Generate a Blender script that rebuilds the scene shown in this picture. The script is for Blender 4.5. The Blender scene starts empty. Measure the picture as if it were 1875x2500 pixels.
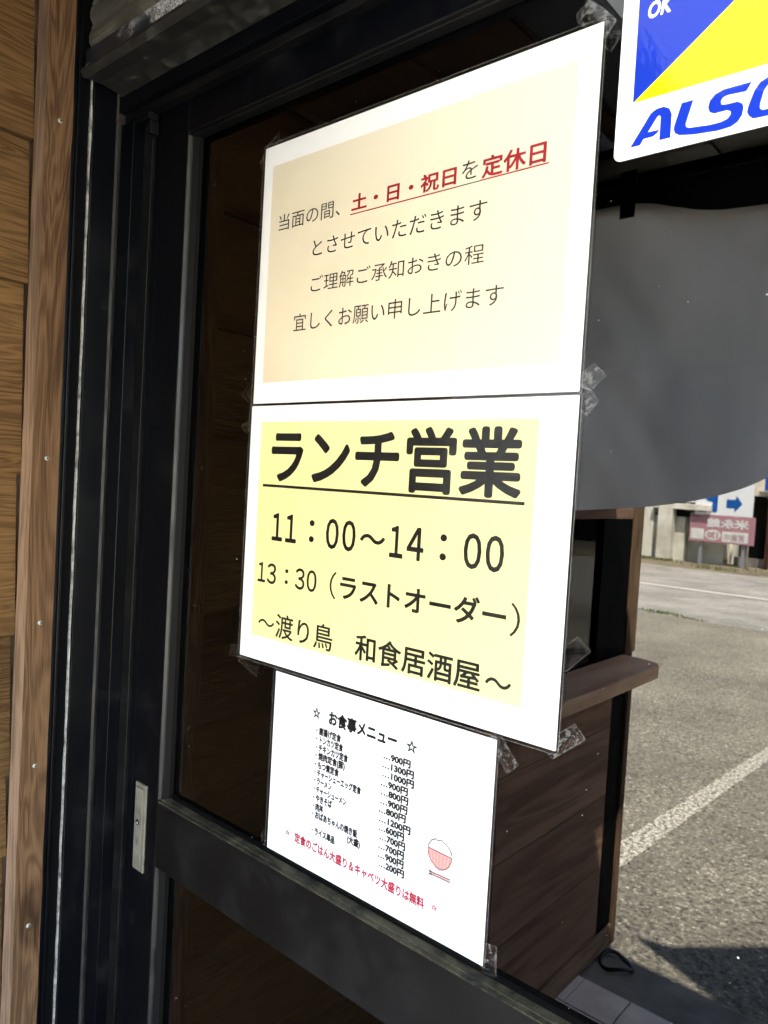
import bpy, bmesh, math, random
from mathutils import Vector, Matrix, noise
random.seed(7)
sc = bpy.context.scene
C = sc.collection
Z0 = 1.60            # heights below are measured from a level 1.60 m above the entrance tiles

# ------------------------------------------------------------------ camera, sky, sun, exposure
cam = bpy.data.cameras.new('camera'); cam_o = bpy.data.objects.new('camera', cam); C.objects.link(cam_o)
cam.sensor_fit = 'VERTICAL'; cam.sensor_height = 36; cam.lens = 1833.74 / 2500 * 36
cam.clip_start = 0.02; cam.clip_end = 600
cam_o.location = (0.7076, -0.5714, -0.0806 + Z0)
cam_o.rotation_euler = (1.5306, -0.0574, 0.7155)
sc.camera = cam_o
cam.dof.use_dof = True; cam.dof.focus_distance = 0.85; cam.dof.aperture_fstop = 12

SUN = Vector((0.30, 0.37, 0.88)).normalized()     # towards the sun: behind the shop, high
KX, KY = SUN.x / SUN.z, SUN.y / SUN.z
w = bpy.data.worlds.new('World'); sc.world = w; w.use_nodes = True
nt = w.node_tree; bg = nt.nodes['Background']
sky = nt.nodes.new('ShaderNodeTexSky'); sky.sky_type = 'NISHITA'; sky.sun_disc = False
sky.sun_elevation = math.asin(SUN.z); sky.sun_rotation = math.atan2(SUN.x, SUN.y)
sky.air_density = 1.0; sky.dust_density = 2.0
nt.links.new(sky.outputs[0], bg.inputs[0]); bg.inputs[1].default_value = 0.085
sl = bpy.data.lights.new('sun', 'SUN'); sl.energy = 5.0; sl.angle = math.radians(0.6); sl.color = (1, 0.94, 0.85)
so = bpy.data.objects.new('sun', sl); C.objects.link(so); so.rotation_euler = (-SUN).to_track_quat('-Z', 'Y').to_euler()
vs = sc.view_settings; vs.view_transform = 'Standard'; vs.look = 'None'; vs.gamma = 1; vs.exposure = 4.7
sc.display_settings.display_device = 'sRGB'

# ------------------------------------------------------------------ materials
def mat(name):
    m = bpy.data.materials.new(name); m.use_nodes = True
    t = m.node_tree; return m, t, t.nodes['Principled BSDF']
def N(t, kind, **kw):
    n = t.nodes.new(kind)
    for k, v in kw.items():
        if k in ('operation', 'blend_type', 'data_type', 'feature', 'noise_dimensions', 'distance', 'interpolation', 'bands_direction', 'wave_type', 'wave_profile'): setattr(n, k, v)
        else: n.inputs[k].default_value = v
    return n
def ramp(t, src, stops):
    r = t.nodes.new('ShaderNodeValToRGB'); e = r.color_ramp.elements
    while len(e) < len(stops): e.new(0.5)
    for el, (p, c) in zip(e, stops):
        el.position = p; el.color = (*c, 1) if len(c) == 3 else c
    t.links.new(src, r.inputs[0]); return r
def mapped(t, scale, rand=False):
    tc = t.nodes.new('ShaderNodeTexCoord'); mp = t.nodes.new('ShaderNodeMapping')
    mp.inputs['Scale'].default_value = scale
    t.links.new(tc.outputs['Object'], mp.inputs[0])
    if rand:
        oi = t.nodes.new('ShaderNodeObjectInfo'); mu = N(t, 'ShaderNodeMath', operation='MULTIPLY'); mu.inputs[1].default_value = 37.0
        t.links.new(oi.outputs['Random'], mu.inputs[0]); t.links.new(mu.outputs[0], mp.inputs['Location'])
    return mp
def bump(t, b, src, strength, dist=0.002):
    bn = t.nodes.new('ShaderNodeBump'); bn.inputs['Strength'].default_value = strength; bn.inputs['Distance'].default_value = dist
    t.links.new(src, bn.inputs['Height']); t.links.new(bn.outputs[0], b.inputs['Normal']); return bn

def flat(name, col, rough=0.5, metal=0.0, var=0.15, scale=60, bmp=0.1):
    m, t, b = mat(name)
    mp = mapped(t, (scale,) * 3); n = N(t, 'ShaderNodeTexNoise', Scale=1.0, Detail=5.0, Roughness=0.6)
    t.links.new(mp.outputs[0], n.inputs[0])
    lo = tuple(c * (1 - var) for c in col); hi = tuple(min(1, c * (1 + var)) for c in col)
    r = ramp(t, n.outputs[0], [(0.3, lo), (0.7, hi)]); t.links.new(r.outputs[0], b.inputs['Base Color'])
    b.inputs['Roughness'].default_value = rough; b.inputs['Metallic'].default_value = metal
    if bmp: bump(t, b, n.outputs[0], bmp, 0.001)
    return m

def wood(name, dark, light, axis, blotch=0.95, rough=0.8, grain=1.0, knots=True, freq=1.0, fine=900, bs=0.5, spec=0.12, streak=0.55):
    """axis: 0/1/2 = direction the grain runs along"""
    m, t, b = mat(name)
    s = [17 * freq] * 3; s[axis] = 1.3 * freq
    mp = mapped(t, tuple(s), rand=True)
    n1 = N(t, 'ShaderNodeTexNoise', Scale=1.0, Detail=3.0, Roughness=0.55, Distortion=1.1); t.links.new(mp.outputs[0], n1.inputs[0])
    mul = N(t, 'ShaderNodeMath', operation='MULTIPLY'); mul.inputs[1].default_value = 42.0 * grain; t.links.new(n1.outputs[0], mul.inputs[0])
    sn = N(t, 'ShaderNodeMath', operation='SINE'); t.links.new(mul.outputs[0], sn.inputs[0])
    s2 = [fine] * 3; s2[axis] = 14
    mp2 = mapped(t, tuple(s2), rand=True); n2 = N(t, 'ShaderNodeTexNoise', Scale=1.0, Detail=2.0, Roughness=0.6); t.links.new(mp2.outputs[0], n2.inputs[0])
    s3 = [9] * 3; s3[axis] = 3 if blotch > .9 else 1.0
    mp3 = mapped(t, tuple(s3), rand=True); n3 = N(t, 'ShaderNodeTexNoise', Scale=1.0, Detail=4.0, Roughness=0.6); t.links.new(mp3.outputs[0], n3.inputs[0])
    a = N(t, 'ShaderNodeMath', operation='MULTIPLY'); a.inputs[1].default_value = 0.13; t.links.new(sn.outputs[0], a.inputs[0])
    c = N(t, 'ShaderNodeMath', operation='MULTIPLY_ADD'); c.inputs[1].default_value = streak; t.links.new(n2.outputs[0], c.inputs[0]); t.links.new(a.outputs[0], c.inputs[2])
    d = N(t, 'ShaderNodeMath', operation='MULTIPLY_ADD'); d.inputs[1].default_value = blotch; t.links.new(n3.outputs[0], d.inputs[0]); t.links.new(c.outputs[0], d.inputs[2])
    last = d
    if knots:
        s4 = [9.0] * 3; s4[axis] = 3.6
        mp4 = mapped(t, tuple(s4), rand=True); v = N(t, 'ShaderNodeTexVoronoi', Scale=1.0, Randomness=1.0); t.links.new(mp4.outputs[0], v.inputs[0])
        k = ramp(t, v.outputs['Distance'], [(0.05, (0, 0, 0)), (0.12, (0.45,) * 3), (0.15, (0.3,) * 3), (0.22, (1, 1, 1))])
        km = N(t, 'ShaderNodeMath', operation='MULTIPLY_ADD'); km.inputs[1].default_value = 0.4; km.inputs[2].default_value = -0.4
        t.links.new(k.outputs[0], km.inputs[0])
        last = N(t, 'ShaderNodeMath', operation='ADD'); t.links.new(d.outputs[0], last.inputs[0]); t.links.new(km.outputs[0], last.inputs[1])
    mid = tuple((x + y) / 2 for x, y in zip(dark, light))
    k_ = 0.5 * (streak + blotch) - 0.75; r = ramp(t, last.outputs[0], [(0.40 + k_, tuple(x * .6 for x in dark)), (0.58 + k_, dark), (0.76 + k_, mid), (0.98 + k_, light)])
    oi = t.nodes.new('ShaderNodeObjectInfo'); hr = N(t, 'ShaderNodeHueSaturation'); mr = t.nodes.new('ShaderNodeMapRange'); mr.inputs[3].default_value = 0.8; mr.inputs[4].default_value = 1.2
    t.links.new(oi.outputs['Random'], mr.inputs[0]); t.links.new(mr.outputs[0], hr.inputs['Value']); t.links.new(r.outputs[0], hr.inputs['Color'])
    t.links.new(hr.outputs[0], b.inputs['Base Color'])
    b.inputs['Roughness'].default_value = rough; b.inputs['Specular IOR Level'].default_value = spec
    bump(t, b, c.outputs[0], bs, 0.0012)
    return m

def dusty(name, base, dust, rough=0.35, amount=0.5, dscale=25, metal=0.0, spec=0.5, fine=1500):
    m, t, b = mat(name); b.inputs['Specular IOR Level'].default_value = spec
    mp = mapped(t, (dscale,) * 3); n = N(t, 'ShaderNodeTexNoise', Scale=1.0, Detail=8.0, Roughness=0.7); t.links.new(mp.outputs[0], n.inputs[0])
    mp2 = mapped(t, (fine,) * 3); n2 = N(t, 'ShaderNodeTexNoise', Scale=1.0, Detail=2.0); t.links.new(mp2.outputs[0], n2.inputs[0])
    ad = N(t, 'ShaderNodeMath', operation='MULTIPLY_ADD'); ad.inputs[1].default_value = 0.5; t.links.new(n2.outputs[0], ad.inputs[0]); t.links.new(n.outputs[0], ad.inputs[2])
    p = 0.75 + (0.5 - amount) * 0.5
    r = ramp(t, ad.outputs[0], [(p - 0.1, base), (p + 0.14, dust)]); t.links.new(r.outputs[0], b.inputs['Base Color'])
    rr = ramp(t, ad.outputs[0], [(p - 0.1, (rough,) * 3), (p + 0.14, (0.8,) * 3)]); t.links.new(rr.outputs[0], b.inputs['Roughness'])
    b.inputs['Metallic'].default_value = metal
    bump(t, b, n2.outputs[0], 0.12, 0.0006)
    return m

def ink(name, col, rough=0.55):
    m, t, b = mat(name); b.inputs['Base Color'].default_value = (*col, 1); b.inputs['Roughness'].default_value = rough
    b.inputs['Specular IOR Level'].default_value = 0.3; return m

ALU = dusty('black_aluminium', (0.0006, 0.0009, 0.0018), (0.0014, 0.0018, 0.0025), 0.30, 0.22, 12, spec=0.17)
ALU2 = dusty('black_aluminium_satin', (0.0012, 0.0012, 0.0015), (0.003, 0.003, 0.003), 0.42, 0.35, 10, spec=0.22)
BEAD = dusty('grey_glazing_bead', (0.004, 0.0042, 0.0042), (0.012, 0.012, 0.010), 0.3, 0.4, 8, spec=0.3)
RIDGE = dusty('dull_grey_ridge', (0.003, 0.003, 0.0028), (0.012, 0.0115, 0.0095), 0.4, 0.5, 20, spec=0.25)
LEDGE = dusty('dusty_ledge', (0.004, 0.0038, 0.003), (0.055, 0.049, 0.030), 0.6, 0.55, 45, spec=0.15)
SEAL = dusty('worn_white_sealant', (0.006, 0.006, 0.006), (0.26, 0.26, 0.24), 0.6, 0.66, 70)
BAR = dusty('grimy_grey_steel', (0.009, 0.009, 0.008), (0.050, 0.047, 0.038), 0.5, 0.30, 60, fine=1100, spec=0.3)
BARF = dusty('speckled_dark_steel', (0.006, 0.009, 0.014), (0.75, 0.75, 0.75), 0.28, 0.22, 14, fine=800)
SLAT = dusty('dirty_shutter_slat', (0.028, 0.026, 0.020), (0.09, 0.085, 0.065), 0.4, 0.5, 18)
PLANK = wood('brown_cedar_plank', (0.046, 0.0235, 0.0080), (0.104, 0.0575, 0.0210), 1, knots=False, bs=1.0, freq=1.1, grain=2.4, streak=0.5, fine=700, blotch=0.55)
TRIM = wood('brown_cedar_trim', (0.048, 0.0248, 0.0112), (0.118, 0.067, 0.033), 2, knots=True, freq=1.2, bs=1.0, grain=1.8, fine=800, streak=0.6, blotch=0.6)
EDGE = wood('pale_sawn_edge', (0.12, 0.075, 0.045), (0.23, 0.15, 0.095), 2, knots=False, freq=1.5)
PANEL = wood('dark_walnut_panel', (0.135, 0.075, 0.048), (0.29, 0.17, 0.11), 1, rough=0.7, grain=0.6, knots=False, fine=120, bs=0.05, spec=0.1, freq=0.7, streak=0.3, blotch=0.6)
SHELF = wood('worn_brown_counter', (0.42, 0.245, 0.145), (0.62, 0.41, 0.26), 1, rough=0.5, grain=0.3, knots=False, fine=300, bs=0.1)
ENDT = wood('brown_end_trim', (0.065, 0.040, 0.022), (0.15, 0.096, 0.054), 2, knots=False)
BASEB = wood('brown_baseboard', (0.11, 0.062, 0.035), (0.28, 0.17, 0.10), 1, knots=False, spec=0.3)
SOFB = wood('brown_soffit_board', (0.06, 0.034, 0.021), (0.13, 0.078, 0.050), 1, knots=False, grain=0.4, bs=0.2)
SCREW = flat('zinc_screw', (0.28, 0.27, 0.23), 0.55, 0.6, 0.3, 900)
BRASS = dusty('worn_beige_metal', (0.115, 0.11, 0.082), (0.16, 0.15, 0.115), 0.38, 0.6, 50, metal=0.4)
DARK = ink('dark_hole', (0.0012, 0.0013, 0.0016), 0.7); DARK.node_tree.nodes['Principled BSDF'].inputs['Specular IOR Level'].default_value = 0.05
GASK = ink('black_rubber', (0.0012, 0.0012, 0.0012), 0.6); GASK.node_tree.nodes['Principled BSDF'].inputs['Specular IOR Level'].default_value = 0.08
PALE = flat('pale_metal_panel', (0.40, 0.47, 0.55), 0.5, 0, 0.06, 8)
def translucent(name, col, dif):
    m, t, b = mat(name); t.nodes.remove(b); out = t.nodes['Material Output']
    d = t.nodes.new('ShaderNodeBsdfDiffuse'); tl = t.nodes.new('ShaderNodeBsdfTranslucent'); a = t.nodes.new('ShaderNodeAddShader')
    d.inputs[0].default_value = (*dif, 1); tl.inputs[0].default_value = (*col, 1)
    t.links.new(d.outputs[0], a.inputs[0]); t.links.new(tl.outputs[0], a.inputs[1]); t.links.new(a.outputs[0], out.inputs[0]); return m
ROOFL = translucent('milky_roof_sheet', (0.085, 0.092, 0.10), (0.30, 0.31, 0.31))
GREENB = flat('dark_header_beam', (0.014, 0.018, 0.016), 0.4, 0, 0.3, 8)
BLACKC = flat('black_cloth', (0.007, 0.0075, 0.009), 0.8, 0, 0.2, 30)
CONC = dusty('stained_concrete', (0.10, 0.095, 0.08), (0.24, 0.22, 0.185), 0.8, 0.5, 5)
PAPER = ink('white_paper', (0.76, 0.76, 0.75), 0.5)
BLACKI = ink('black_print', (0.004, 0.004, 0.004), 0.4)
GREYI = ink('thin_black_print', (0.013, 0.013, 0.013), 0.4)
REDI = ink('red_print', (0.30, 0.008, 0.014), 0.5)
CRIM = ink('crimson_print', (0.36, 0.006, 0.03), 0.5)
PINKL = ink('pink_outline', (0.09, 0.016, 0.018), 0.5)
PINK = ink('pink_print', (0.56, 0.26, 0.235), 0.5)
PINK2 = ink('pale_pink_print', (0.62, 0.40, 0.34), 0.5)
GRYL = ink('grey_outline', (0.025, 0.022, 0.021), 0.5)
STARP = ink('rose_outline', (0.34, 0.07, 0.10), 0.5)

def panel_mat(name, stops, vx=(0, 1)):
    m, t, b = mat(name); tc = t.nodes.new('ShaderNodeTexCoord'); sp = t.nodes.new('ShaderNodeSeparateXYZ'); t.links.new(tc.outputs['Generated'], sp.inputs[0])
    ad = N(t, 'ShaderNodeMath', operation='MULTIPLY_ADD'); ad.inputs[1].default_value = vx[1]
    mu = N(t, 'ShaderNodeMath', operation='MULTIPLY'); mu.inputs[1].default_value = vx[0]
    t.links.new(sp.outputs['X'], mu.inputs[0]); t.links.new(sp.outputs['Z'], ad.inputs[0]); t.links.new(mu.outputs[0], ad.inputs[2])
    n = N(t, 'ShaderNodeTexNoise', Scale=14.0, Detail=6.0, Roughness=0.7); t.links.new(tc.outputs['Generated'], n.inputs[0])
    a2 = N(t, 'ShaderNodeMath', operation='MULTIPLY_ADD'); a2.inputs[1].default_value = 0.22; t.links.new(n.outputs[0], a2.inputs[0]); t.links.new(ad.outputs[0], a2.inputs[2])
    r = ramp(t, a2.outputs[0], stops); t.links.new(r.outputs[0], b.inputs['Base Color']); b.inputs['Roughness'].default_value = 0.5; b.inputs['Specular IOR Level'].default_value = 0.3
    return m
CREAM = panel_mat('parchment_print', [(0.02, (0.60, 0.50, 0.37)), (0.25, (0.68, 0.61, 0.46)), (0.7, (0.66, 0.60, 0.455)), (1.0, (0.66, 0.62, 0.50))], (0.4, 0.65))
YEL = ink('pale_yellow_print', (0.70, 0.665, 0.32), 0.5)

def film(name, ior=1.45, tint=(1, 1, 1), haze=0.0, rough=0.06, bubbles=0.0, wav=0.0):
    m, t, b = mat(name); t.nodes.remove(b); out = t.nodes['Material Output']
    tr = t.nodes.new('ShaderNodeBsdfTransparent'); tr.inputs[0].default_value = (*tint, 1)
    gl = t.nodes.new('ShaderNodeBsdfGlossy'); gl.inputs['Roughness'].default_value = rough
    fr = t.nodes.new('ShaderNodeFresnel'); fr.inputs[0].default_value = ior
    mx = t.nodes.new('ShaderNodeMixShader'); t.links.new(fr.outputs[0], mx.inputs[0]); t.links.new(tr.outputs[0], mx.inputs[1]); t.links.new(gl.outputs[0], mx.inputs[2])
    last = mx
    if wav:
        mpw = mapped(t, (45, 45, 60)); nw = N(t, 'ShaderNodeTexNoise', Scale=1.0, Detail=1.0); t.links.new(mpw.outputs[0], nw.inputs[0])
        bn = t.nodes.new('ShaderNodeBump'); bn.inputs['Strength'].default_value = wav; bn.inputs['Distance'].default_value = 0.001
        t.links.new(nw.outputs[0], bn.inputs['Height']); t.links.new(bn.outputs[0], gl.inputs['Normal'])
    df = t.nodes.new('ShaderNodeBsdfDiffuse'); df.inputs[0].default_value = (0.75, 0.75, 0.72, 1)
    if bubbles:
        mp = mapped(t, (190, 190, 230), rand=True); n = N(t, 'ShaderNodeTexNoise', Scale=1.0, Detail=3.0, Distortion=0.6); t.links.new(mp.outputs[0], n.inputs[0])
        r = ramp(t, n.outputs[0], [(0.54, (haze,) * 3), (0.575, (bubbles,) * 3)])
        m2 = t.nodes.new('ShaderNodeMixShader'); t.links.new(r.outputs[0], m2.inputs[0]); t.links.new(mx.outputs[0], m2.inputs[1]); t.links.new(df.outputs[0], m2.inputs[2]); last = m2
    elif haze:
        m2 = t.nodes.new('ShaderNodeMixShader'); m2.inputs[0].default_value = haze; t.links.new(mx.outputs[0], m2.inputs[1]); t.links.new(df.outputs[0], m2.inputs[2]); last = m2
    t.links.new(last.outputs[0], out.inputs[0]); return m
LAM = film('clear_laminate', 1.28, haze=0.004, rough=0.06, wav=0.25)
LAMRIM = film('laminate_rim', 1.6, haze=0.10, rough=0.2)
TAPE = film('clear_tape', 1.25, haze=0.004, rough=0.2, bubbles=0.11)
TAPED = film('clear_tape_thin', 1.15, haze=0.001, rough=0.2, bubbles=0.008)
TRIMT = film('tape_rim', 1.4, haze=0.07, rough=0.3)

# tinted door glass: mirror-like in front of the unlit room
GLASS = film('dark_tinted_glass', 1.61, tint=(0.03, 0.033, 0.033), rough=0.0)
# printed sticker under gloss film
def sticker_mat(name, col):
    m, t, b = mat(name); b.inputs['Base Color'].default_value = (*col, 1); b.inputs['Roughness'].default_value = 0.35; b.inputs['Specular IOR Level'].default_value = 0.05
    b.inputs['Coat Weight'].default_value = 1.0; b.inputs['Coat Roughness'].default_value = 0.04; b.inputs['Coat IOR'].default_value = 1.27
    mp = mapped(t, (260, 260, 150)); n = N(t, 'ShaderNodeTexNoise', Scale=1.0, Detail=2.0); t.links.new(mp.outputs[0], n.inputs[0])
    mp2 = mapped(t, (14, 14, 14)); n2 = N(t, 'ShaderNodeTexNoise', Scale=1.0, Detail=1.0); t.links.new(mp2.outputs[0], n2.inputs[0])
    ad = N(t, 'ShaderNodeMath', operation='MULTIPLY_ADD'); ad.inputs[1].default_value = 6.0; t.links.new(n2.outputs[0], ad.inputs[0]); t.links.new(n.outputs[0], ad.inputs[2])
    bn = t.nodes.new('ShaderNodeBump'); bn.inputs['Strength'].default_value = 0.5; bn.inputs['Distance'].default_value = 0.0003
    t.links.new(ad.outputs[0], bn.inputs['Height']); t.links.new(bn.outputs[0], b.inputs['Coat Normal']); return m
STW = sticker_mat('sticker_white', (0.86, 0.87, 0.88)); STB = sticker_mat('sticker_blue', (0.006, 0.028, 0.36)); STY = sticker_mat('sticker_yellow', (0.90, 0.76, 0.004))

# ground materials
def asphalt(name, a, b_, stone, sc_=260, bs=1.0, big=1.2):
    m, t, b = mat(name)
    mp = mapped(t, (1, 1, 1)); v = N(t, 'ShaderNodeTexVoronoi', Scale=sc_); t.links.new(mp.outputs[0], v.inputs[0])
    n = N(t, 'ShaderNodeTexNoise', Scale=sc_ * .35, Detail=6.0, Roughness=0.75); t.links.new(mp.outputs[0], n.inputs[0])
    nb = N(t, 'ShaderNodeTexNoise', Scale=big, Detail=4.0); t.links.new(mp.outputs[0], nb.inputs[0])
    r = ramp(t, n.outputs[0], [(0.40, a), (0.50, b_), (0.58, b_), (0.66, stone)])
    r2 = ramp(t, nb.outputs[0], [(0.3, (0.75,) * 3), (0.7, (1.25,) * 3)])
    mx = N(t, 'ShaderNodeMix', data_type='RGBA', blend_type='MULTIPLY'); mx.inputs[0].default_value = 1
    t.links.new(r.outputs[0], mx.inputs[6]); t.links.new(r2.outputs[0], mx.inputs[7]); t.links.new(mx.outputs[2], b.inputs['Base Color'])
    b.inputs['Roughness'].default_value = 0.75
    bump(t, b, n.outputs[0], bs, 0.006)
    return m
ASPH = asphalt('worn_lot_asphalt', (0.055, 0.050, 0.036), (0.245, 0.224, 0.172), (0.90, 0.85, 0.68), 170, 2.5)
ROADM = asphalt('grey_road_asphalt', (0.20, 0.192, 0.165), (0.285, 0.272, 0.235), (0.36, 0.34, 0.29), 40, 0.3)
DIRT = asphalt('dry_dirt_verge', (0.10, 0.08, 0.045), (0.17, 0.14, 0.085), (0.22, 0.2, 0.12), 20, 0.5)
def worn_paint(name, col, cover):
    m, t, b = mat(name); mp = mapped(t, (1, 1, 1)); n = N(t, 'ShaderNodeTexNoise', Scale=55.0, Detail=8.0, Roughness=0.85); t.links.new(mp.outputs[0], n.inputs[0])
    r = ramp(t, n.outputs[0], [(cover - .06, (0.07, 0.062, 0.045)), (cover + .02, col)]); t.links.new(r.outputs[0], b.inputs['Base Color']); b.inputs['Roughness'].default_value = 0.7
    bump(t, b, n.outputs[0], 0.8, 0.004); return m
PAINT = worn_paint('worn_white_line', (0.62, 0.59, 0.49), 0.525); PAINT2 = worn_paint('white_road_line', (0.6, 0.58, 0.5), 0.25)
TILE = dusty('pale_grey_tile', (0.66, 0.55, 0.46), (0.86, 0.76, 0.66), 0.35, 0.5, 9)
GROUT = flat('dark_grout', (0.06, 0.052, 0.045), 0.9)
WALLW = dusty('weathered_cream_wall', (0.34, 0.32, 0.25), (0.60, 0.59, 0.49), 0.8, 0.62, 1.1)
WALLW2 = dusty('cream_wall_ledge', (0.45, 0.42, 0.36), (0.66, 0.63, 0.55), 0.8, 0.6, 2)
DARKW = flat('dark_garage', (0.02, 0.022, 0.018), 0.8, 0, 0.4, 1)
SHADEG = flat('grey_green_shutter', (0.085, 0.09, 0.07), 0.6, 0, 0.2, 2)
MAROON = flat('faded_maroon', (0.34, 0.17, 0.195), 0.5, 0, 0.12, 2)
SIGNW = flat('sign_white', (0.66, 0.68, 0.68), 0.4, 0, 0.05, 3)
SIGNP = flat('sign_panel', (0.55, 0.56, 0.53), 0.4, 0, 0.12, 3)
SIGNB = ink('sign_blue', (0.0, 0.075, 0.28)); POST = flat('grey_post', (0.24, 0.25, 0.27), 0.4, 0.3)
CREAMP = flat('cream_pole_paint', (0.62, 0.55, 0.43), 0.5); ORANGE = flat('orange_plastic', (0.62, 0.33, 0.06), 0.5)
GREEN = flat('weed_green', (0.10, 0.13, 0.03), 0.6, 0, 0.4, 30); RUST = flat('rust_red_pole', (0.14, 0.05, 0.035), 0.6)
BLUER = ink('blue_roof_sign', (0.03, 0.07, 0.35)); HOSE = flat('black_hose', (0.012, 0.012, 0.012), 0.4)
ROOM = flat('dark_room', (0.02, 0.017, 0.014), 0.9, 0, 0.2, 3)
WALLD = wood('dark_stained_wall', (0.03, 0.02, 0.013), (0.08, 0.055, 0.036), 2, knots=False)
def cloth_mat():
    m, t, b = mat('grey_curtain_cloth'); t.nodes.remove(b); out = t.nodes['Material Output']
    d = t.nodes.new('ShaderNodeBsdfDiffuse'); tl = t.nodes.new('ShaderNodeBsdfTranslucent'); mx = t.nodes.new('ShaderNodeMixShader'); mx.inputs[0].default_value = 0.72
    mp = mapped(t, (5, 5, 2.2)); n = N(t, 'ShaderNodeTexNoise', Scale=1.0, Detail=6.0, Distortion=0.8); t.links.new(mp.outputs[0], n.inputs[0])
    r = ramp(t, n.outputs[0], [(0.35, (0.72, 0.72, 0.71)), (0.65, (0.95, 0.93, 0.91))])  # uneven tones put into the colour to stand in for fold shading
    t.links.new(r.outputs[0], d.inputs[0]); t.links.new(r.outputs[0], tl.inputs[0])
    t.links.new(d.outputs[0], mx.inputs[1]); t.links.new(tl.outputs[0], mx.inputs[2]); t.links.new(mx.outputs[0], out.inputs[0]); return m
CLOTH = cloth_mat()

# ------------------------------------------------------------------ object helpers
def link(o, parent=None):
    C.objects.link(o)
    if parent: o.parent = parent
    return o
def mesh_obj(name, verts, faces, m, parent=None, smooth=False):
    me = bpy.data.meshes.new(name); me.from_pydata([(x, y, z) for x, y, z in verts], [], faces); me.update()
    if m: me.materials.append(m)
    if smooth:
        for p in me.polygons: p.use_smooth = True
    return link(bpy.data.objects.new(name, me), parent)
def bm_obj(name, bm, m, parent=None, smooth=False):
    bmesh.ops.recalc_face_normals(bm, faces=bm.faces)
    me = bpy.data.meshes.new(name); bm.to_mesh(me); bm.free(); me.materials.append(m)
    if smooth:
        for p in me.polygons: p.use_smooth = True
    return link(bpy.data.objects.new(name, me), parent)
def add_box(bm, x0, x1, y0, y1, z0, z1, bev=0.0):
    vs_ = [bm.verts.new((x, y, z)) for x in (x0, x1) for y in (y0, y1) for z in (z0, z1)]
    fs = [bm.faces.new([vs_[i] for i in q]) for q in ((0, 1, 3, 2), (4, 6, 7, 5), (0, 4, 5, 1), (2, 3, 7, 6), (0, 2, 6, 4), (1, 5, 7, 3))]
    if bev > 0:
        es = list({e for f in fs for e in f.edges}); bmesh.ops.bevel(bm, geom=es, offset=bev, segments=2, affect='EDGES', profile=0.6)
def box(name, x0, x1, y0, y1, z0, z1, m, parent=None, bev=0.0):
    """z given relative to the Z0 level"""
    bm = bmesh.new(); add_box(bm, min(x0, x1), max(x0, x1), min(y0, y1), max(y0, y1), min(z0, z1) + Z0, max(z0, z1) + Z0, bev)
    return bm_obj(name, bm, m, parent)
def prism_z(name, pts, z0, z1, m, parent=None):
    """profile in (x, y) extruded in z"""
    n = len(pts); v = [(x, y, z0 + Z0) for x, y in pts] + [(x, y, z1 + Z0) for x, y in pts]
    f = [[i, (i + 1) % n, n + (i + 1) % n, n + i] for i in range(n)] + [list(range(n - 1, -1, -1)), list(range(n, 2 * n))]
    o = mesh_obj(name, v, f, m, parent); fixn(o); return o
def prism_x(name, pts, x0, x1, m, parent=None):
    """profile in (y, z) extruded in x"""
    n = len(pts); v = [(x0, y, z + Z0) for y, z in pts] + [(x1, y, z + Z0) for y, z in pts]
    f = [[i, (i + 1) % n, n + (i + 1) % n, n + i] for i in range(n)] + [list(range(n - 1, -1, -1)), list(range(n, 2 * n))]
    o = mesh_obj(name, v, f, m, parent); fixn(o); return o
def fixn(o):
    bm = bmesh.new(); bm.from_mesh(o.data); bmesh.ops.recalc_face_normals(bm, faces=bm.faces); bm.to_mesh(o.data); bm.free()
def empty(name, loc=(0, 0, 0)):
    o = bpy.data.objects.new(name, None); o.empty_display_size = 0.05; C.objects.link(o); return o
def tag(o, label=None, cat=None, group=None, kind=None):
    for k, v in (('label', label), ('category', cat), ('group', group), ('kind', kind)):
        if v: o[k] = v
    return o
def thing(name, label, cat, group=None): return tag(empty(name), label, cat, group)
def struct(o): o['kind'] = 'structure'; return o
def sheet(name, x0, x1, y0, y1, z, m):
    return struct(mesh_obj(name, [(x0, y0, z + Z0), (x1, y0, z + Z0), (x1, y1, z + Z0), (x0, y1, z + Z0)], [(0, 1, 2, 3)], m))
def tube(name, pts, r, m, parent=None, seg=8, closed=False):
    bm = bmesh.new(); rings = []; n = len(pts)
    for i, p in enumerate(pts):
        p = Vector(p); a = Vector(pts[(i - 1) % n if closed else max(i - 1, 0)]); b = Vector(pts[(i + 1) % n if closed else min(i + 1, n - 1)])
        d = (b - a).normalized(); u = d.cross(Vector((0.1, 0.2, 1))).normalized(); v = d.cross(u)
        rr = r[i] if isinstance(r, (list, tuple)) else r
        rings.append([bm.verts.new(p + (u * math.cos(t) + v * math.sin(t)) * rr + Vector((0, 0, Z0))) for t in [2 * math.pi * k / seg for k in range(seg)]])
    for i in range(n if closed else n - 1):
        a, b = rings[i], rings[(i + 1) % n]
        for k in range(seg): bm.faces.new((a[k], a[(k + 1) % seg], b[(k + 1) % seg], b[k]))
    if not closed: bm.faces.new(rings[0]); bm.faces.new(rings[-1])
    return bm_obj(name, bm, m, parent, smooth=True)

# ------------------------------------------------------------------ ground, road
sheet('asphalt_lot', -60, 60, -9.45, 14, -1.64, ASPH)
sheet('road', -90, 90, -16.8, -9.44, -1.644, ROADM)
sheet('dirt_verge', -90, 90, -200, -16.79, -1.640, DIRT)
o = sheet('road_marking', -90, 90, -12.86, -12.70, -1.638, PAINT2)
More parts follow.
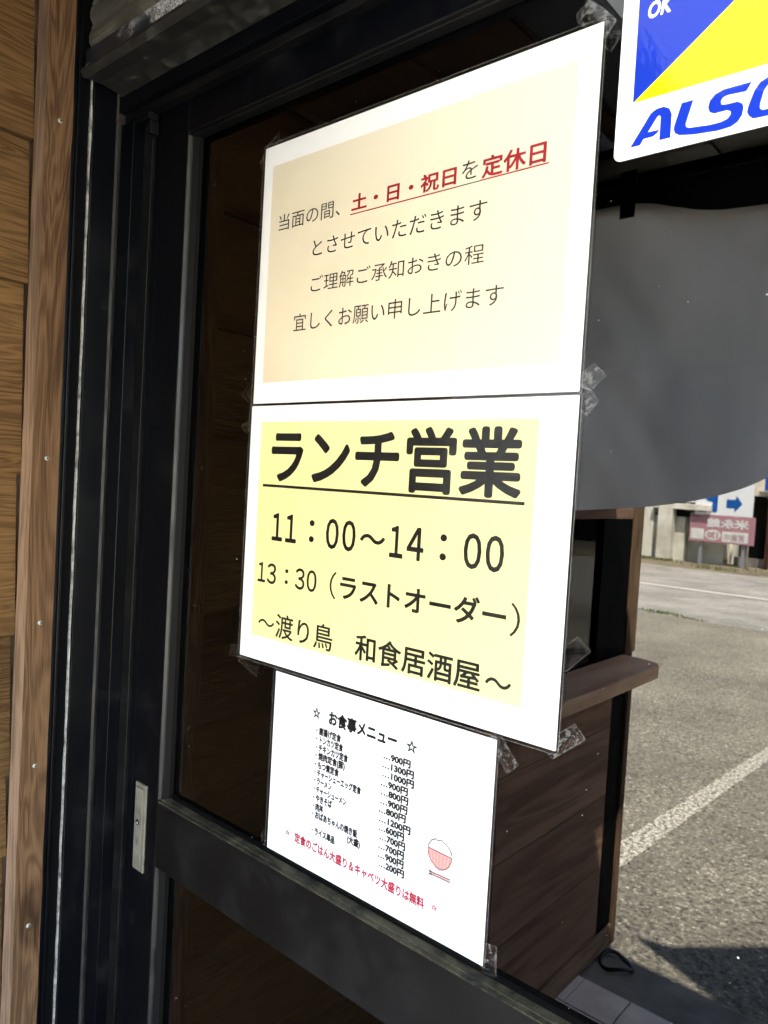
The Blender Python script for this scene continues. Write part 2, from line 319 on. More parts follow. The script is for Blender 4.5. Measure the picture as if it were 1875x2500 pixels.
# worn parking line running away from the shop
n_ = 260; pv = []
for i in range(n_ + 1):
    q = i / n_; y = -2.2 - 4.3 * q; j = lambda k: .010 * noise.noise(Vector((y * 14, k, 0))) + .008 * noise.noise(Vector((y * 55, k, 3)))
    pv += [(-0.627 + .247 * q + j(1), y, -1.636 + Z0), (-0.5105 + .1935 * q + j(9), y, -1.636 + Z0)]
struct(mesh_obj('parking_line', pv, [(2 * i, 2 * i + 1, 2 * i + 3, 2 * i + 2) for i in range(n_)], PAINT))
# entrance slab: concrete strip and tiles
ent = struct(box('entrance_slab', -0.43, 3.2, -1.642, 0.6, -1.66, -1.612, GROUT))
struct(box('concrete_strip', -0.43, 3.2, -1.86, -1.648, -1.66, -1.622, CONC, bev=0.004))
tile_me = None
for ix in range(-1, 11):
    for iy in range(0, 9):
        x0 = -0.2555 + ix * 0.149; y1 = -1.636 + iy * 0.149
        if ix == -1: xa, xb = -0.2985, -0.2585
        else: xa, xb = x0, x0 + 0.144
        bm = bmesh.new(); add_box(bm, xa, xb, y1, y1 + 0.144, -1.612 + Z0, -1.601 + Z0 + random.uniform(-.0006, .0006), 0.0015)
        bm_obj('tile', bm, TILE, ent)
# weeds at the lot edge and by the verge
def tuft(cx, cy, r, h, n):
    v = []; f = []
    for i in range(n):
        a = random.uniform(0, 6.28); q = random.random() ** .6 * r; x = cx + q * math.cos(a) * 2.6; y = cy + q * math.sin(a)
        b = random.uniform(0, 6.28); hh = h * random.uniform(.4, 1); wd = .012; k = len(v)
        v += [(x - wd * math.cos(b), y - wd * math.sin(b), -1.64 + Z0), (x + wd * math.cos(b), y + wd * math.sin(b), -1.64 + Z0), (x + random.uniform(-.5, .5) * hh, y + random.uniform(-.5, .5) * hh, -1.64 + Z0 + hh)]
        f.append((k, k + 1, k + 2))
    return v, f
v, f = [], []
for cx, cy, r, h, n in [(-3.05, -9.6, .12, .04, 120), (-2.6, -9.5, .08, .02, 60), (-4.7, -17.3, .2, .12, 100), (-6.3, -18.1, .25, .12, 120), (-9, -17.9, .8, .12, 200), (-3.2, -17.9, .5, .1, 120)]:
    a, b = tuft(cx, cy, r, h, n); k = len(v); v += a; f += [tuple(i + k for i in q) for q in b]
tag(mesh_obj('roadside_weeds', v, f, GREEN), 'low green weeds along the road edge and verge', 'weeds', kind='stuff')

# ------------------------------------------------------------------ the shop: shell, soffit, dark room
shop = thing('shop_building', 'dark timber restaurant front with a recessed glazed entrance', 'building')
box('back_wall', -3, 3.4, 4.0, 4.1, -1.62, 0.9, ROOM, shop)
box('side_wall', -3.1, -3, 0.14, 4.1, -1.62, 0.9, ROOM, shop)
box('side_wall', 3.4, 3.5, -0.05, 4.1, -1.62, 0.9, ROOM, shop)
box('room_floor', -3, 3.4, 0.14, 4.0, -1.63, -1.605, ROOM, shop)
box('front_wall', -3, -0.285, 0.006, 0.14, -1.62, 0.9, WALLD, shop)
box('front_wall', 1.62, 3.4, -0.05, 0.14, -1.62, 0.9, WALLD, shop)
box('front_wall', -0.285, 1.62, 0.03, 0.14, 0.40, 0.9, ROOM, shop)
H_E = 2.42; y_e = -1.87 + KY * H_E
for q in ((-3.2, .255, y_e, 4.2), (1.62, 3.6, y_e, 4.2), (.256, 1.619, -.10, 4.2), (.256, 1.619, y_e, -.56)):
    box('roof', q[0], q[1], q[2], q[3], 0.72, -1.64 + H_E, DARKW, shop)
for a, b in ((-0.300, -0.2815), (-0.2785, -0.0365), (-0.0335, 0.1325), (0.1355, 0.160)):
    box('soffit_board', a, b, -0.62 if a < .13 else y_e + .03, -0.115, 0.545, 0.556, SOFB, shop, bev=0.001)
box('soffit_board', 0.095, 0.1325, y_e + .12, -0.6225, 0.545, 0.556, SOFB, shop)
box('soffit_beam', 0.161, 0.247, y_e + .03, -0.115, 0.525, 0.60, GREENB, shop, bev=.002)
pan = mesh_obj('roof_light_panel', [(0.249, -0.64, .55 + Z0), (1.60, -0.64, .55 + Z0), (1.60, -0.115, .55 + Z0), (0.249, -0.115, .55 + Z0)], [(0, 1, 2, 3)], ROOFL, shop)
box('soffit_panel', -0.30, 0.093, -0.725, -0.6225, 0.546, 0.556, PALE, shop)
for i in range(5):
    tube('panel_nail', [(0.085 - i * .075, -0.67 - (i % 2) * .03, 0.5465), (0.085 - i * .075, -0.67 - (i % 2) * .03, 0.5445)], 0.003, DARK, shop, 6)
box('fascia_beam', -0.30, 3.3, y_e, -0.727, 0.53, 0.545, GREENB, shop)
box('fascia', -0.42, 3.4, y_e - .02, y_e - .001, 0.50, 0.80, GREENB, shop)
box('ceiling_fill', -0.43, .2485, y_e, -0.0, 0.601, 0.63, ROOM, shop); box('ceiling_fill', .249, 1.61, y_e, -0.641, 0.557, 0.60, ROOM, shop); box('ceiling_fill', .249, 1.61, -.114, 0.0, 0.557, 0.60, ROOM, shop)
box('panel_kerb', .2495, 1.61, -.655, -.645, .5565, .72, ROOM, shop); box('panel_kerb', .2495, 1.61, -.114, -.104, .6005, .72, ROOM, shop)
box('sun_blocker', -0.45, 0.32, -1.36, y_e - .021, 0.60, 0.62, WALLW2, shop)  # unseen board added to keep the sun off the shelf, pale for bounce

# ------------------------------------------------------------------ wing wall of the recess (left of the door)
wing = thing('wing_wall', 'brown cedar plank wall at the left edge with a screwed corner trim', 'wall')
ws = -0.96
box('wall_core', -0.40, -0.3165, ws, -0.03, -1.63, 0.62, WALLD, wing); box('wall_core', -0.40, -0.302, -1.893, ws - .001, -1.63, 0.62, WALLD, wing)
laps = [0.545, 0.334, 0.150, -0.098, -0.310, -0.4985, -0.610, -0.815, -1.02, -1.225, -1.43]
for i in range(len(laps) - 1):
    top, bot = laps[i], laps[i + 1]
    tp = top + 0.012 if i else top
    seg = [(-0.1385, -0.1385 + (ws + .1385))]
    ya, yb = -0.1392, ws
    # tilted board: lower edge stands proud over the board below
    lo, hi = -0.2992, -0.3130
    ny = 22; vv = []; ff = []
    for j in range(ny + 1):
        y = ya + (yb - ya) * j / ny
        wob = 0.0011 * noise.noise(Vector((y * 7, i * 3.1, 0)))
        vv += [(lo + wob, y, bot + Z0 + wob), (hi + wob, y, tp + Z0), (-0.3160, y, tp + Z0), (-0.3160, y, bot + Z0 + wob)]
    for j in range(ny):
        k = 4 * j
        for a, b in ((0, 1), (1, 2), (2, 3), (3, 0)): ff.append((k + a, k + b, k + 4 + b, k + 4 + a))
    ff += [(0, 3, 2, 1), (4 * ny, 4 * ny + 1, 4 * ny + 2, 4 * ny + 3)]
    p = mesh_obj('plank', vv, ff, PLANK, wing); fixn(p)
# corner trim with wavy sawn edges
def wavy_post(name, x0, x1, y0, y1, z0, z1, m, parent, amp=.0008, n=90):
    v = []; f = []
    for i in range(n + 1):
        z = z0 + (z1 - z0) * i / n
        for k, (x, y) in enumerate(((x0, y0), (x1, y0), (x1, y1), (x0, y1))):
            a = amp * noise.noise(Vector((z * 26, k * 9.7, 1.3))) + amp * .6 * noise.noise(Vector((z * 110, k * 5.1, 7.7)))
            b = amp * noise.noise(Vector((z * 22, k * 7.1, 4.3)))
            v.append((x + b * .6, y + a, z + Z0))
    for i in range(n):
        for k in range(4):
            a = 4 * i + k; b = 4 * i + (k + 1) % 4; f.append((a, b, b + 4, a + 4))
    f += [(0, 3, 2, 1), (4 * n, 4 * n + 1, 4 * n + 2, 4 * n + 3)]
    o = mesh_obj(name, v, f, m, parent); fixn(o); return o
trim = wavy_post('corner_trim', -0.2992, -0.2687, -0.1388, -0.1036, -1.58, 0.545, TRIM, wing)
trim.data.materials.append(EDGE)
for p in trim.data.polygons:
    if p.normal.y < -0.7: p.material_index = 1
def screw(y, z):
    bm = bmesh.new(); n = 14; c0 = bm.verts.new((-0.2672, y, z + Z0)); rg = [[], []]
    for k in range(n):
        a = 2 * math.pi * k / n
        rg[0].append(bm.verts.new((-0.2670, y + math.cos(a) * .0024, z + Z0 + math.sin(a) * .0024)))
        rg[1].append(bm.verts.new((-0.2690, y + math.cos(a) * .0034, z + Z0 + math.sin(a) * .0034)))
    for k in range(n):
        bm.faces.new((c0, rg[0][k], rg[0][(k + 1) % n])); bm.faces.new((rg[0][k], rg[1][k], rg[1][(k + 1) % n], rg[0][(k + 1) % n]))
    s = bm_obj('screw', bm, SCREW, wing, True)
    b2 = bmesh.new()
    a = random.uniform(0, 1.5)
    for t in (a, a + math.pi / 2):
        dy, dz = math.cos(t) * .0019, math.sin(t) * .0019; py, pz = -math.sin(t) * .0004, math.cos(t) * .0004
        b2.faces.new([b2.verts.new((-0.26665, y + sy * dy + sp * py, z + Z0 + sy * dz + sp * pz)) for sy, sp in ((-1, -1), (1, -1), (1, 1), (-1, 1))])
    bm_obj('screw_slot', b2, DARK, s)
for z in (0.3568, -0.0753, -0.2916, -0.4827, -0.70, -0.92, -1.15, -1.38): screw(-0.1196, z)
# outer half of the wing: serving window above, walnut panel below
box('window_frame', -0.302, -0.279, -1.811, ws - .001, -0.155, -0.120, PANEL, wing, .001)
box('upper_panel', -0.302, -0.285, -1.811, ws - .001, -0.119, 0.545, WALLD, wing)
box('window_frame', -0.302, -0.279, ws - .035, ws - .001, -0.60, -0.156, ALU, wing, .001)
box('window_frame', -0.302, -0.279, -1.811, -1.60, -0.599, -0.156, DARK, wing, .001)
box('window_pane', -0.302, -0.292, -1.599, ws - .036, -0.60, -0.156, film('side_window_glass', 1.6, (0.03, 0.03, 0.03), rough=0.02), wing)
for a, b in ((-0.645, -0.828), (-0.830, -1.058), (-1.060, -1.292), (-1.294, -1.525)):
    box('wood_panel', -0.302, -0.284, -1.758, ws - .001, b, a, PANEL, wing, .002)
box('black_strip', -0.302, -0.283, -1.858, -1.760, -1.525, -0.645, DARK, wing)
box('end_trim', -0.302, -0.2755, -1.893, -1.860, -1.60, -0.6425, ENDT, wing, .0015); box('end_trim', -0.302, -0.2755, -1.893, -1.812, -0.5985, 0.545, ENDT, wing, .0015)
box('end_block', -0.302, -0.284, -1.892, -1.809, -0.6424, -0.5986, ENDT, wing)
box('baseboard', -0.302, -0.2765, -1.859, ws, -1.598, -1.5265, BASEB, wing, .003)
box('baseboard', -0.302, -0.2765, ws + .002, -0.1400, -1.598, -1.4305, BASEB, wing, .003)

# counter shelf with rounded outer corner
pts = [(-0.2835, -0.97), (-0.2835, -1.80)]
cx, cy, rr = -0.195, -1.735, 0.057
pts += [(-0.26, -1.807), (-0.235, -1.806)] + [(cx + rr * math.cos(a), cy - rr * math.sin(a) * 1.1) for a in [math.radians(q) for q in range(80, -1, -10)]] + [(-0.138, -0.97)]
sh = prism_z('counter_shelf', pts, -0.641, -0.600, SHELF); tag(sh, 'thick brown wooden counter shelf with a rounded corner below the dark serving window', 'shelf')
bv = sh.modifiers.new('b', 'BEVEL'); bv.width = 0.004; bv.segments = 2; bv.limit_method = 'ANGLE'

# black hose ring lying at the foot of the wing wall
ring = [(-0.225 + 0.052 * math.cos(t), -1.80 + 0.045 * math.sin(t), -1.612 + 0.012 * math.sin(t * 2)) for t in [2 * math.pi * i / 20 for i in range(20)]]
tag(tube('rubber_hose', ring, 0.0065, HOSE, None, 8, True), 'small coil of black rubber hose lying at the end of the wing wall', 'hose')

# ------------------------------------------------------------------ door frame, shutter guide, header
fr = thing('door_frame', 'black aluminium door frame with a worn white sealant line', 'door frame')
ZT, ZB = 0.545, -1.60
box('guide_rail', -0.2990, -0.2715, -0.1026, -0.0975, ZB, ZT, ALU, fr, .0008)
box('guide_rail', -0.2990, -0.2698, -0.0970, -0.0925, ZB, ZT, ALU, fr, .0008)
box('guide_channel', -0.2990, -0.2740, -0.0920, -0.0780, ZB, ZT, DARK, fr)
wavy_post('sealant_line', -0.2990, -0.2706, -0.0788, -0.0768, ZB, ZT, SEAL, fr, .0007, 160)
box('guide_lip', -0.2990, -0.2690, -0.0755, -0.0745, ZB, ZT, BEAD, fr)
box('jamb_face', -0.2990, -0.2712, -0.0744, -0.0420, ZB, ZT, ALU, fr)
prism_z('jamb_ridge', [(-0.299, -0.0418), (-0.2708, -0.0418), (-0.2692, -0.0385), (-0.2698, -0.0345), (-0.299, -0.0345)], ZB, 0.385, RIDGE, fr)
box('jamb_front', -0.2990, -0.2395, -0.0343, 0.0, ZB, 0.3845, ALU, fr, .001)
box('jamb_step', -0.2392, -0.2190, -0.0175, 0.0, ZB, 0.3845, ALU2, fr, .001)
box('jamb_recess', -0.2188, -0.1995, -0.0120, 0.0, ZB, 0.3845, ALU, fr)
# header with its lower lip and track clip
box('header', -0.2705, 1.62, -0.0390, 0.03, 0.3995, 0.545, ALU, fr, .001)
box('header_lip', -0.2700, 1.62, -0.0300, 0.0, 0.3880, 0.3990, ALU2, fr, .001)
box('track_clip', -0.2330, -0.2050, -0.0330, -0.0180, 0.3790, 0.3876, ALU2, fr, .001)
box('track_clip', -0.2110, -0.2030, -0.0300, -0.0180, 0.3600, 0.3768, ALU2, fr, .001)
box('frame_post', 1.60, 1.66, -0.04, 0.03, ZB, 0.388, ALU, fr, .001)
box('threshold', -0.2990, 1.62, -0.045, 0.05, -1.600, -1.585, ALU2, fr, .001)

# roller shutter, rolled up: slats above a grimy bottom bar
shu = thing('roller_shutter', 'rolled-up metal shutter with a grimy bottom bar over the door', 'shutter')
bar = prism_x('bottom_bar', [(-0.0935, 0.4275), (-0.0895, 0.4215), (-0.0700, 0.4235), (-0.0560, 0.4225), (-0.0390, 0.4190), (-0.0375, 0.4235), (-0.0420, 0.4300), (-0.0480, 0.4580), (-0.0860, 0.4585), (-0.0900, 0.4560), (-0.0905, 0.4330)], -0.2640, 1.60, BAR, shu)
prism_x('bar_face', [(-0.0909, 0.4340), (-0.0921, 0.4340), (-0.0915, 0.4562), (-0.0905, 0.4562)], -0.2630, 1.60, BARF, shu)
prism_x('bar_lip', [(-0.0955, 0.4285), (-0.0905, 0.4225), (-0.0893, 0.4250), (-0.0905, 0.4338), (-0.0945, 0.4338)], -0.2688, 1.60, BAR, shu)
z = 0.4595
for i in range(4):
    h = 0.030
    pr_ = [(-0.0835, z), (-0.0862, z + .003), (-0.0890, z + .008), (-0.0895, z + .015), (-0.0880, z + .022), (-0.0855, z + .0245), (-0.0875, z + .0262), (-0.0850, z + .0278), (-0.0868, z + .0292), (-0.0835, z + h), (-0.0815, z + h), (-0.0815, z)]
    prism_x('slat', pr_, -0.2620, 1.60, SLAT, shu); z += h + .0006

# ------------------------------------------------------------------ sliding door
door = thing('sliding_door', 'black aluminium glazed door carrying the paper notices', 'door')
F = -0.018; G = 0.0
DX0, DX1 = -0.1980, 0.760
xg0, xg1 = -0.1356, 0.700
box('stile', DX0, xg0, F, 0.014, -1.58, 0.3935, ALU, door, .001)
box('stile', xg1, DX1, F, 0.014, -1.58, 0.3935, ALU, door, .001)
box('top_rail', xg0 + .0003, xg1 - .0003, F + .0004, 0.014, 0.3480, 0.3925, ALU, door, .0008)
box('mid_rail', xg0 + .0003, xg1 - .0003, F + .0002, 0.014, -0.6040, -0.5180, ALU2, door, .0008)
box('bottom_rail', xg0 + .0003, xg1 - .0003, F + .0002, 0.014, -1.58, -1.44, ALU2, door, .0008)
def bead(name, axis, m, a0, a1, fixed, sgn):
    # chamfered strip with a fine ridge between the frame edge and the pane
    if axis == 'z':
        p = [(fixed, -0.0178), (fixed + sgn * .0012, -0.0176), (fixed + sgn * .0032, -0.0142), (fixed + sgn * .0036, -0.0120), (fixed, -0.0120)]
        g = [(fixed, -0.0118), (fixed + sgn * .0030, -0.0118), (fixed + sgn * .0085, -0.0060), (fixed + sgn * .0095, -0.0004), (fixed, -0.0004)]
        prism_z('gasket', g, a0, a1, GASK, door)
        return prism_z(name, p, a0, a1, m, door)
    p = [(-0.0172, fixed), (-0.0168, fixed + sgn * .0012), (-0.0122, fixed + sgn * .0020), (-0.0118, fixed + sgn * .0030), (-0.0040, fixed + sgn * .0040), (-0.0004, fixed + sgn * .0040), (-0.0004, fixed)]
    return prism_x(name, p, a0, a1, m, door)
bead('glazing_bead', 'z', BEAD, -0.5138, 0.3438, xg0, 1); bead('glazing_bead', 'z', BEAD, -0.5138, 0.3438, xg1, -1)
bead('glazing_bead', 'x', ALU2, xg0, xg1, 0.3480, -1); bead('glazing_bead', 'x', LEDGE, xg0, xg1, -0.5180, 1)
prism_x('gasket', [(-.0034, -.5150), (-.0034, -.5110), (-.0004, -.5095), (-.0004, -.5150)], xg0, xg1, GASK, door)
bead('glazing_bead', 'z', BEAD, -1.436, -0.6044, xg0, 1)
def ppane(name, z0, z1):
    bm = bmesh.new(); bm.faces.new([bm.verts.new(v) for v in ((xg0 - .004, 0, z0 + Z0), (xg1 + .004, 0, z0 + Z0), (xg1 + .004, 0, z1 + Z0), (xg0 - .004, 0, z1 + Z0))])
    me = bpy.data.meshes.new(name); bm.to_mesh(me); bm.free(); me.materials.append(GLASS); return link(bpy.data.objects.new(name, me), door)
ppane('glass_pane', -0.520, 0.350); ppane('glass_pane', -1.445, -0.602)
lk = box('lock_plate', -0.1850, -0.1590, -0.0205, -0.0178, -0.6225, -0.5035, BRASS, door, .0012)
box('lock_cover', -0.1815, -0.1640, -0.0222, -0.0206, -0.6180, -0.5090, BRASS, lk, .0008)
tube('keyhole', [(-0.1735, -0.0219, -0.5560), (-0.1735, -0.0229, -0.5560)], 0.0034, DARK, lk, 12)
tube('key_core', [(-0.1735, -0.0225, -0.5568), (-0.1735, -0.0233, -0.5568)], 0.0019, SCREW, lk, 10)
for k in range(3): box('engraved_mark', -0.1765, -0.1705, -0.0224, -0.0221, -0.5790 - k * .0035, -0.5782 - k * .0035, DARK, lk)
# dust on the glass
v, f = [], []
for i in range(230):
    x = random.uniform(-0.12, 0.60); z = random.uniform(-0.51, 0.34) if random.random() < .8 else random.uniform(-0.8, -0.61)
    r = 0.0004 * random.uniform(.5, 1) ** 2 * (2.2 if random.random() < .06 else 1); k = len(v); a0 = random.uniform(0, 6)
    v += [(x + r * math.cos(a0 + a * 1.047), -0.0004, z + Z0 + r * math.sin(a0 + a * 1.047)) for a in range(6)]; f.append(tuple(range(k, k + 6)))
tag(mesh_obj('dust_specks', v, f, ink('pale_dust', (0.5, 0.5, 0.46)), door), kind='stuff')
# second leaf to the right
d2 = thing('side_window', 'fixed black framed pane to the right of the sliding door', 'window')
box('stile', 0.7700, 0.8300, 0.016, 0.03, -1.58, 0.387, ALU, d2); box('stile', 1.55, 1.598, 0.016, 0.03, -1.58, 0.387, ALU, d2)
box('pane', 0.8302, 1.5498, 0.020, 0.024, -1.58, 0.387, GLASS, d2)

# ------------------------------------------------------------------ printed notices
def glyphs(s, offset):
    c = bpy.data.curves.new('tmp', 'FONT'); c.body = s; c.offset = min(offset, 0.0); c.resolution_u = 3
    o = bpy.data.objects.new('tmp', c); C.objects.link(o)
    dg = bpy.context.evaluated_depsgraph_get(); me = bpy.data.meshes.new_from_object(o.evaluated_get(dg))
    vv = [v.co.copy() for v in me.vertices]; ff = [tuple(q.vertices) for q in me.polygons]
    bpy.data.objects.remove(o); bpy.data.curves.remove(c); bpy.data.meshes.remove(me)
    return vv, ff
def text_mesh(name, s, bold, x0, x1, z0, z1, y, m, parent, shear=0.0, keep=False, mirror=False, split=False):
    """flat print; bold strokes are thickened with copies of the outline shifted round a small circle"""
    vs_, fs_ = glyphs(s, bold)
    if not vs_: return None
    r_ = max(bold, 0.0)
    a0 = min(v.x for v in vs_) - r_; a1 = max(v.x for v in vs_) + r_; b0 = min(v.y for v in vs_) - r_; b1 = max(v.y for v in vs_) + r_
    sx = (x1 - x0) / (a1 - a0)
    if keep:       # a row of small print: fixed em height about the middle line
        zc, em = z0, z1; b0, b1 = -0.12, 0.86; z0, z1 = zc - em / 2, zc + em / 2
    sz = (z1 - z0) / (b1 - b0)
    offs = [(0, 0)] if r_ == 0 else [(r_ * math.cos(k * math.pi / 4), r_ * math.sin(k * math.pi / 4)) for k in range(8)]
    sgn = 1 if y > -1 else -1
    def build(vv, ff, nm):
        V = []; F_ = []
        for k, (ox, oy) in enumerate(offs):
            n0 = len(V)
            for q in vv:
                X = x0 + (q.x + ox - a0) * sx; Zz = z0 + (q.y + oy - b0) * sz
                if mirror: X = x1 - (q.x + ox - a0) * sx
                V.append((X + shear * (Zz - z0), y - sgn * k * 0.000012, Zz + Z0))
            F_ += [tuple(i + n0 for i in f_) for f_ in ff]
        return mesh_obj(nm, V, F_, m, parent)
    if not split: return build(vs_, fs_, name)
    for i, ch in enumerate(s):
        vv, ff = glyphs(ch, bold)
        if vv: build([v + Vector((float(i), 0, 0)) for v in vv], ff, name)
def quad(name, x0, x1, z0, z1, y, m, parent): return mesh_obj(name, [(x0, y, z0 + Z0), (x1, y, z0 + Z0), (x1, y, z1 + Z0), (x0, y, z1 + Z0)], [(0, 1, 2, 3)], m, parent)
def poly(name, pts, y, m, parent): return mesh_obj(name, [(x, y, z + Z0) for x, z in pts], [tuple(range(len(pts)))], m, parent)
def rounded(x0, x1, z0, z1, r, n=5):
    p = []
    for cx, cz, a in ((x1 - r, z1 - r, 0), (x0 + r, z1 - r, 90), (x0 + r, z0 + r, 180), (x1 - r, z0 + r, 270)):
        p += [(cx + r * math.cos(math.radians(a + k * 90 / n)), cz + r * math.sin(math.radians(a + k * 90 / n))) for k in range(n + 1)]
    return p
def stroke(name, pts, w_, y, m, parent, closed=False):
    v = []; f = []; n = len(pts)
    for i in range(n):
        a = Vector(pts[(i - 1) % n if closed else max(0, i - 1)]); b = Vector(pts[(i + 1) % n if closed else min(n - 1, i + 1)]); d = (b - a)
        d = d.normalized() if d.length else Vector((1, 0)); nx, nz = -d.y * w_ / 2, d.x * w_ / 2
        v += [(pts[i][0] + nx, y, pts[i][1] + nz + Z0), (pts[i][0] - nx, y, pts[i][1] - nz + Z0)]
    for i in range(n if closed else n - 1):
        j = (i + 1) % n; f.append((2 * i, 2 * i + 1, 2 * j + 1, 2 * j))
    return mesh_obj(name, v, f, m, parent)
def notice(label, x0, x1, z0, z1, ybase, rim, rot=0.0):
    t = thing('notice', label, 'notice', 'laminated paper notices taped to the door')
    prism = rounded(x0, x1, z0, z1, 0.0008, 2)
    vv = [(x, ybase - .0001, z + Z0) for x, z in prism] + [(x, ybase - .0004, z + Z0) for x, z in prism]; n = len(prism)
    p = mesh_obj('paper', vv, [tuple(range(n)), tuple(range(2 * n - 1, n - 1, -1))] + [(i, (i + 1) % n, n + (i + 1) % n, n + i) for i in range(n)], PAPER, t); fixn(p)
    fp = rounded(x0 - rim, x1 + rim, z0 - rim, z1 + rim, rim * 1.5)
    poly('laminate_film', fp, ybase - .0013, LAM, t)
    stroke('film_edge', fp, 0.0006, ybase - .00135, LAMRIM, t, True)
    return t
n1 = notice('topmost notice, a pale parchment sheet with red and black Japanese lines on closing days', 0.0, 0.4183, 0.0027, 0.2995, -.0006, 0.0028)
n2 = notice('middle notice, a pale yellow sheet with big bold black lunch hours', -0.0005, 0.4195, -0.2970, -0.0005, -.0016, 0.0028)
n3 = notice('small white menu sheet at the bottom with prices and a pink rice bowl', 0.0646, 0.3616, -0.5140, -0.3036, -.0003, 0.0030)
quad('printed_panel', 0.0150, 0.3990, 0.0266, 0.2760, -.00115, CREAM, n1)
quad('printed_panel', 0.0185, 0.3840, -0.2690, -0.0190, -.00215, YEL, n2)
TXT = [
(1,'当面の間、',.0301,.1284,.1989,.2173,-.001,'g'),(1,'土・日・祝日',.1451,.2797,.1994,.217,.026,'r'),(1,'を',.2857,.3034,.2011,.2184,0.0,'g'),(1,'定休日',.3079,.3733,.1982,.2176,.026,'r'),
(1,'とさせていただきます',.089,.3163,.1615,.1795,-.001,'g'),(1,'ご理解ご承知おきの程',.089,.3161,.1222,.1399,-.001,'g'),(1,'宜しくお願い申し上げます',.0639,.3394,.0817,.1014,-.001,'g'),
(2,'ランチ営業',.0389,.3707,-.0898,-.0255,.028,'k'),(2,'（',.1443,.1542,-.2083,-.1789,0,'k'),
(2,'ラストオーダー',.1598,.364,-.2066,-.1798,.024,'k'),(2,'）',.3678,.378,-.209,-.1794,0,'k'),(2,'～',.0305,.0591,-.2554,-.2477,.006,'k'),(2,'渡り鳥',.0614,.1531,-.2652,-.237,.010,'k'),(2,'和食居酒屋',.186,.3413,-.2655,-.2381,.018,'k'),(2,'～',.3461,.3734,-.2571,-.2485,.012,'k'),
*[(2,c,a,b,z0,z1,w_,'k') for c,a,b,z0,z1,w_ in (('１',.0466,.0645,-.1551,-.1232,.020),('１',.0699,.0879,-.1551,-.1232,.020),('：',.1085,.1165,-.1512,-.1268,.02),('０',.1347,.1539,-.1556,-.1228,.020),('０',.1592,.1784,-.1556,-.1228,.020),('～',.1845,.2190,-.1445,-.1345,.018),('１',.2250,.2425,-.1551,-.1232,.020),('４',.2470,.2681,-.1551,-.1228,.020),('：',.2872,.2950,-.1512,-.1264,.02),('０',.3144,.3340,-.1556,-.1224,.020),('０',.3384,.3578,-.1556,-.1224,.020),
('１',.0256,.0390,-.2052,-.1820,.014),('３',.0420,.0578,-.2056,-.1816,.014),('：',.0729,.0783,-.2022,-.1853,.016),('３',.0900,.1055,-.2056,-.1816,.014),('０',.1086,.1244,-.2056,-.1814,.014))],
(3,'☆',.1281,.1404,-.3417,-.3283,.02,'k'),(3,'☆',.26,.2739,-.3418,-.329,.02,'k'),(3,'お食事メニュー',.1529,.2483,-.3435,-.3275,.042,'k'),
(3,'☆',.094,.1025,-.4834,-.4769,.024,'p'),(3,'☆',.301,.309,-.4826,-.4761,.024,'p'),(3,'定食のごはん大盛り＆キャベツ大盛りは無料',.1098,.2931,-.4872,-.4755,.034,'c')]
ROWS = [('・唐揚げ定食',.135,.1724,-.3538),('・トンカツ定食',.1354,.1762,-.3629),('・チキンカツ定食',.1355,.1841,-.372),('・焼肉定食(豚)',.1355,.1801,-.381),('・もつ煮定食',.1356,.1721,-.3908),('・チャーシューエッグ定食',.1356,.2047,-.3997),
('・ラーメン',.1356,.1627,-.4085),('・チャーシューメン',.1356,.1852,-.4178),('・やきそば',.1356,.1644,-.4272),('・肉丼',.1356,.152,-.4368),('・おばあちゃんの焼き飯',.1357,.2028,-.4456),('(大盛)',.1889,.2075,-.4548),('・ライス単品',.136,.1714,-.4637),
('…900円',.232,.2671,-.3535),('…1300円',.2311,.2719,-.3628),('…1000円',.2318,.2726,-.3719),('…900円',.2304,.2658,-.3813),('…800円',.2315,.267,-.3904),('…900円',.2313,.2666,-.3996),('…800円',.2298,.2651,-.4086),('…1200円',.2307,.2717,-.418),('…600円',.2312,.2644,-.4268),('…700円',.233,.2664,-.4358),('…700円',.232,.2655,-.445),('…900円',.2323,.2658,-.454),('…200円',.2336,.267,-.463)]
NT = {1: (n1, -.0013), 2: (n2, -.0023), 3: (n3, -.0010)}; MC = {'g': GREYI, 'k': BLACKI, 'r': REDI, 'c': CRIM, 'p': STARP}
for n_, s, x0, x1, z0, z1, b_, c_ in TXT:
    text_mesh('printed_text', s, b_, x0, x1, z0, z1, NT[n_][1], MC[c_], NT[n_][0], split=(n_ < 3))
for s, x0, x1, zc in ROWS:
    text_mesh('printed_text', s, 0.050 if s[0] == '…' else 0.046, x0, x1, zc, 0.0086, -.0010, BLACKI, n3, keep=True)
quad('underline', .1438, .2833, .1963, .1975, -.0013, REDI, n1); quad('underline', .2834, .3066, .1965, .1975, -.0013, GREYI, n1); quad('underline', .3067, .3765, .1965, .1978, -.0013, REDI, n1)
quad('underline', .0265, .3749, -.0941, -.0910, -.0023, BLACKI, n2)
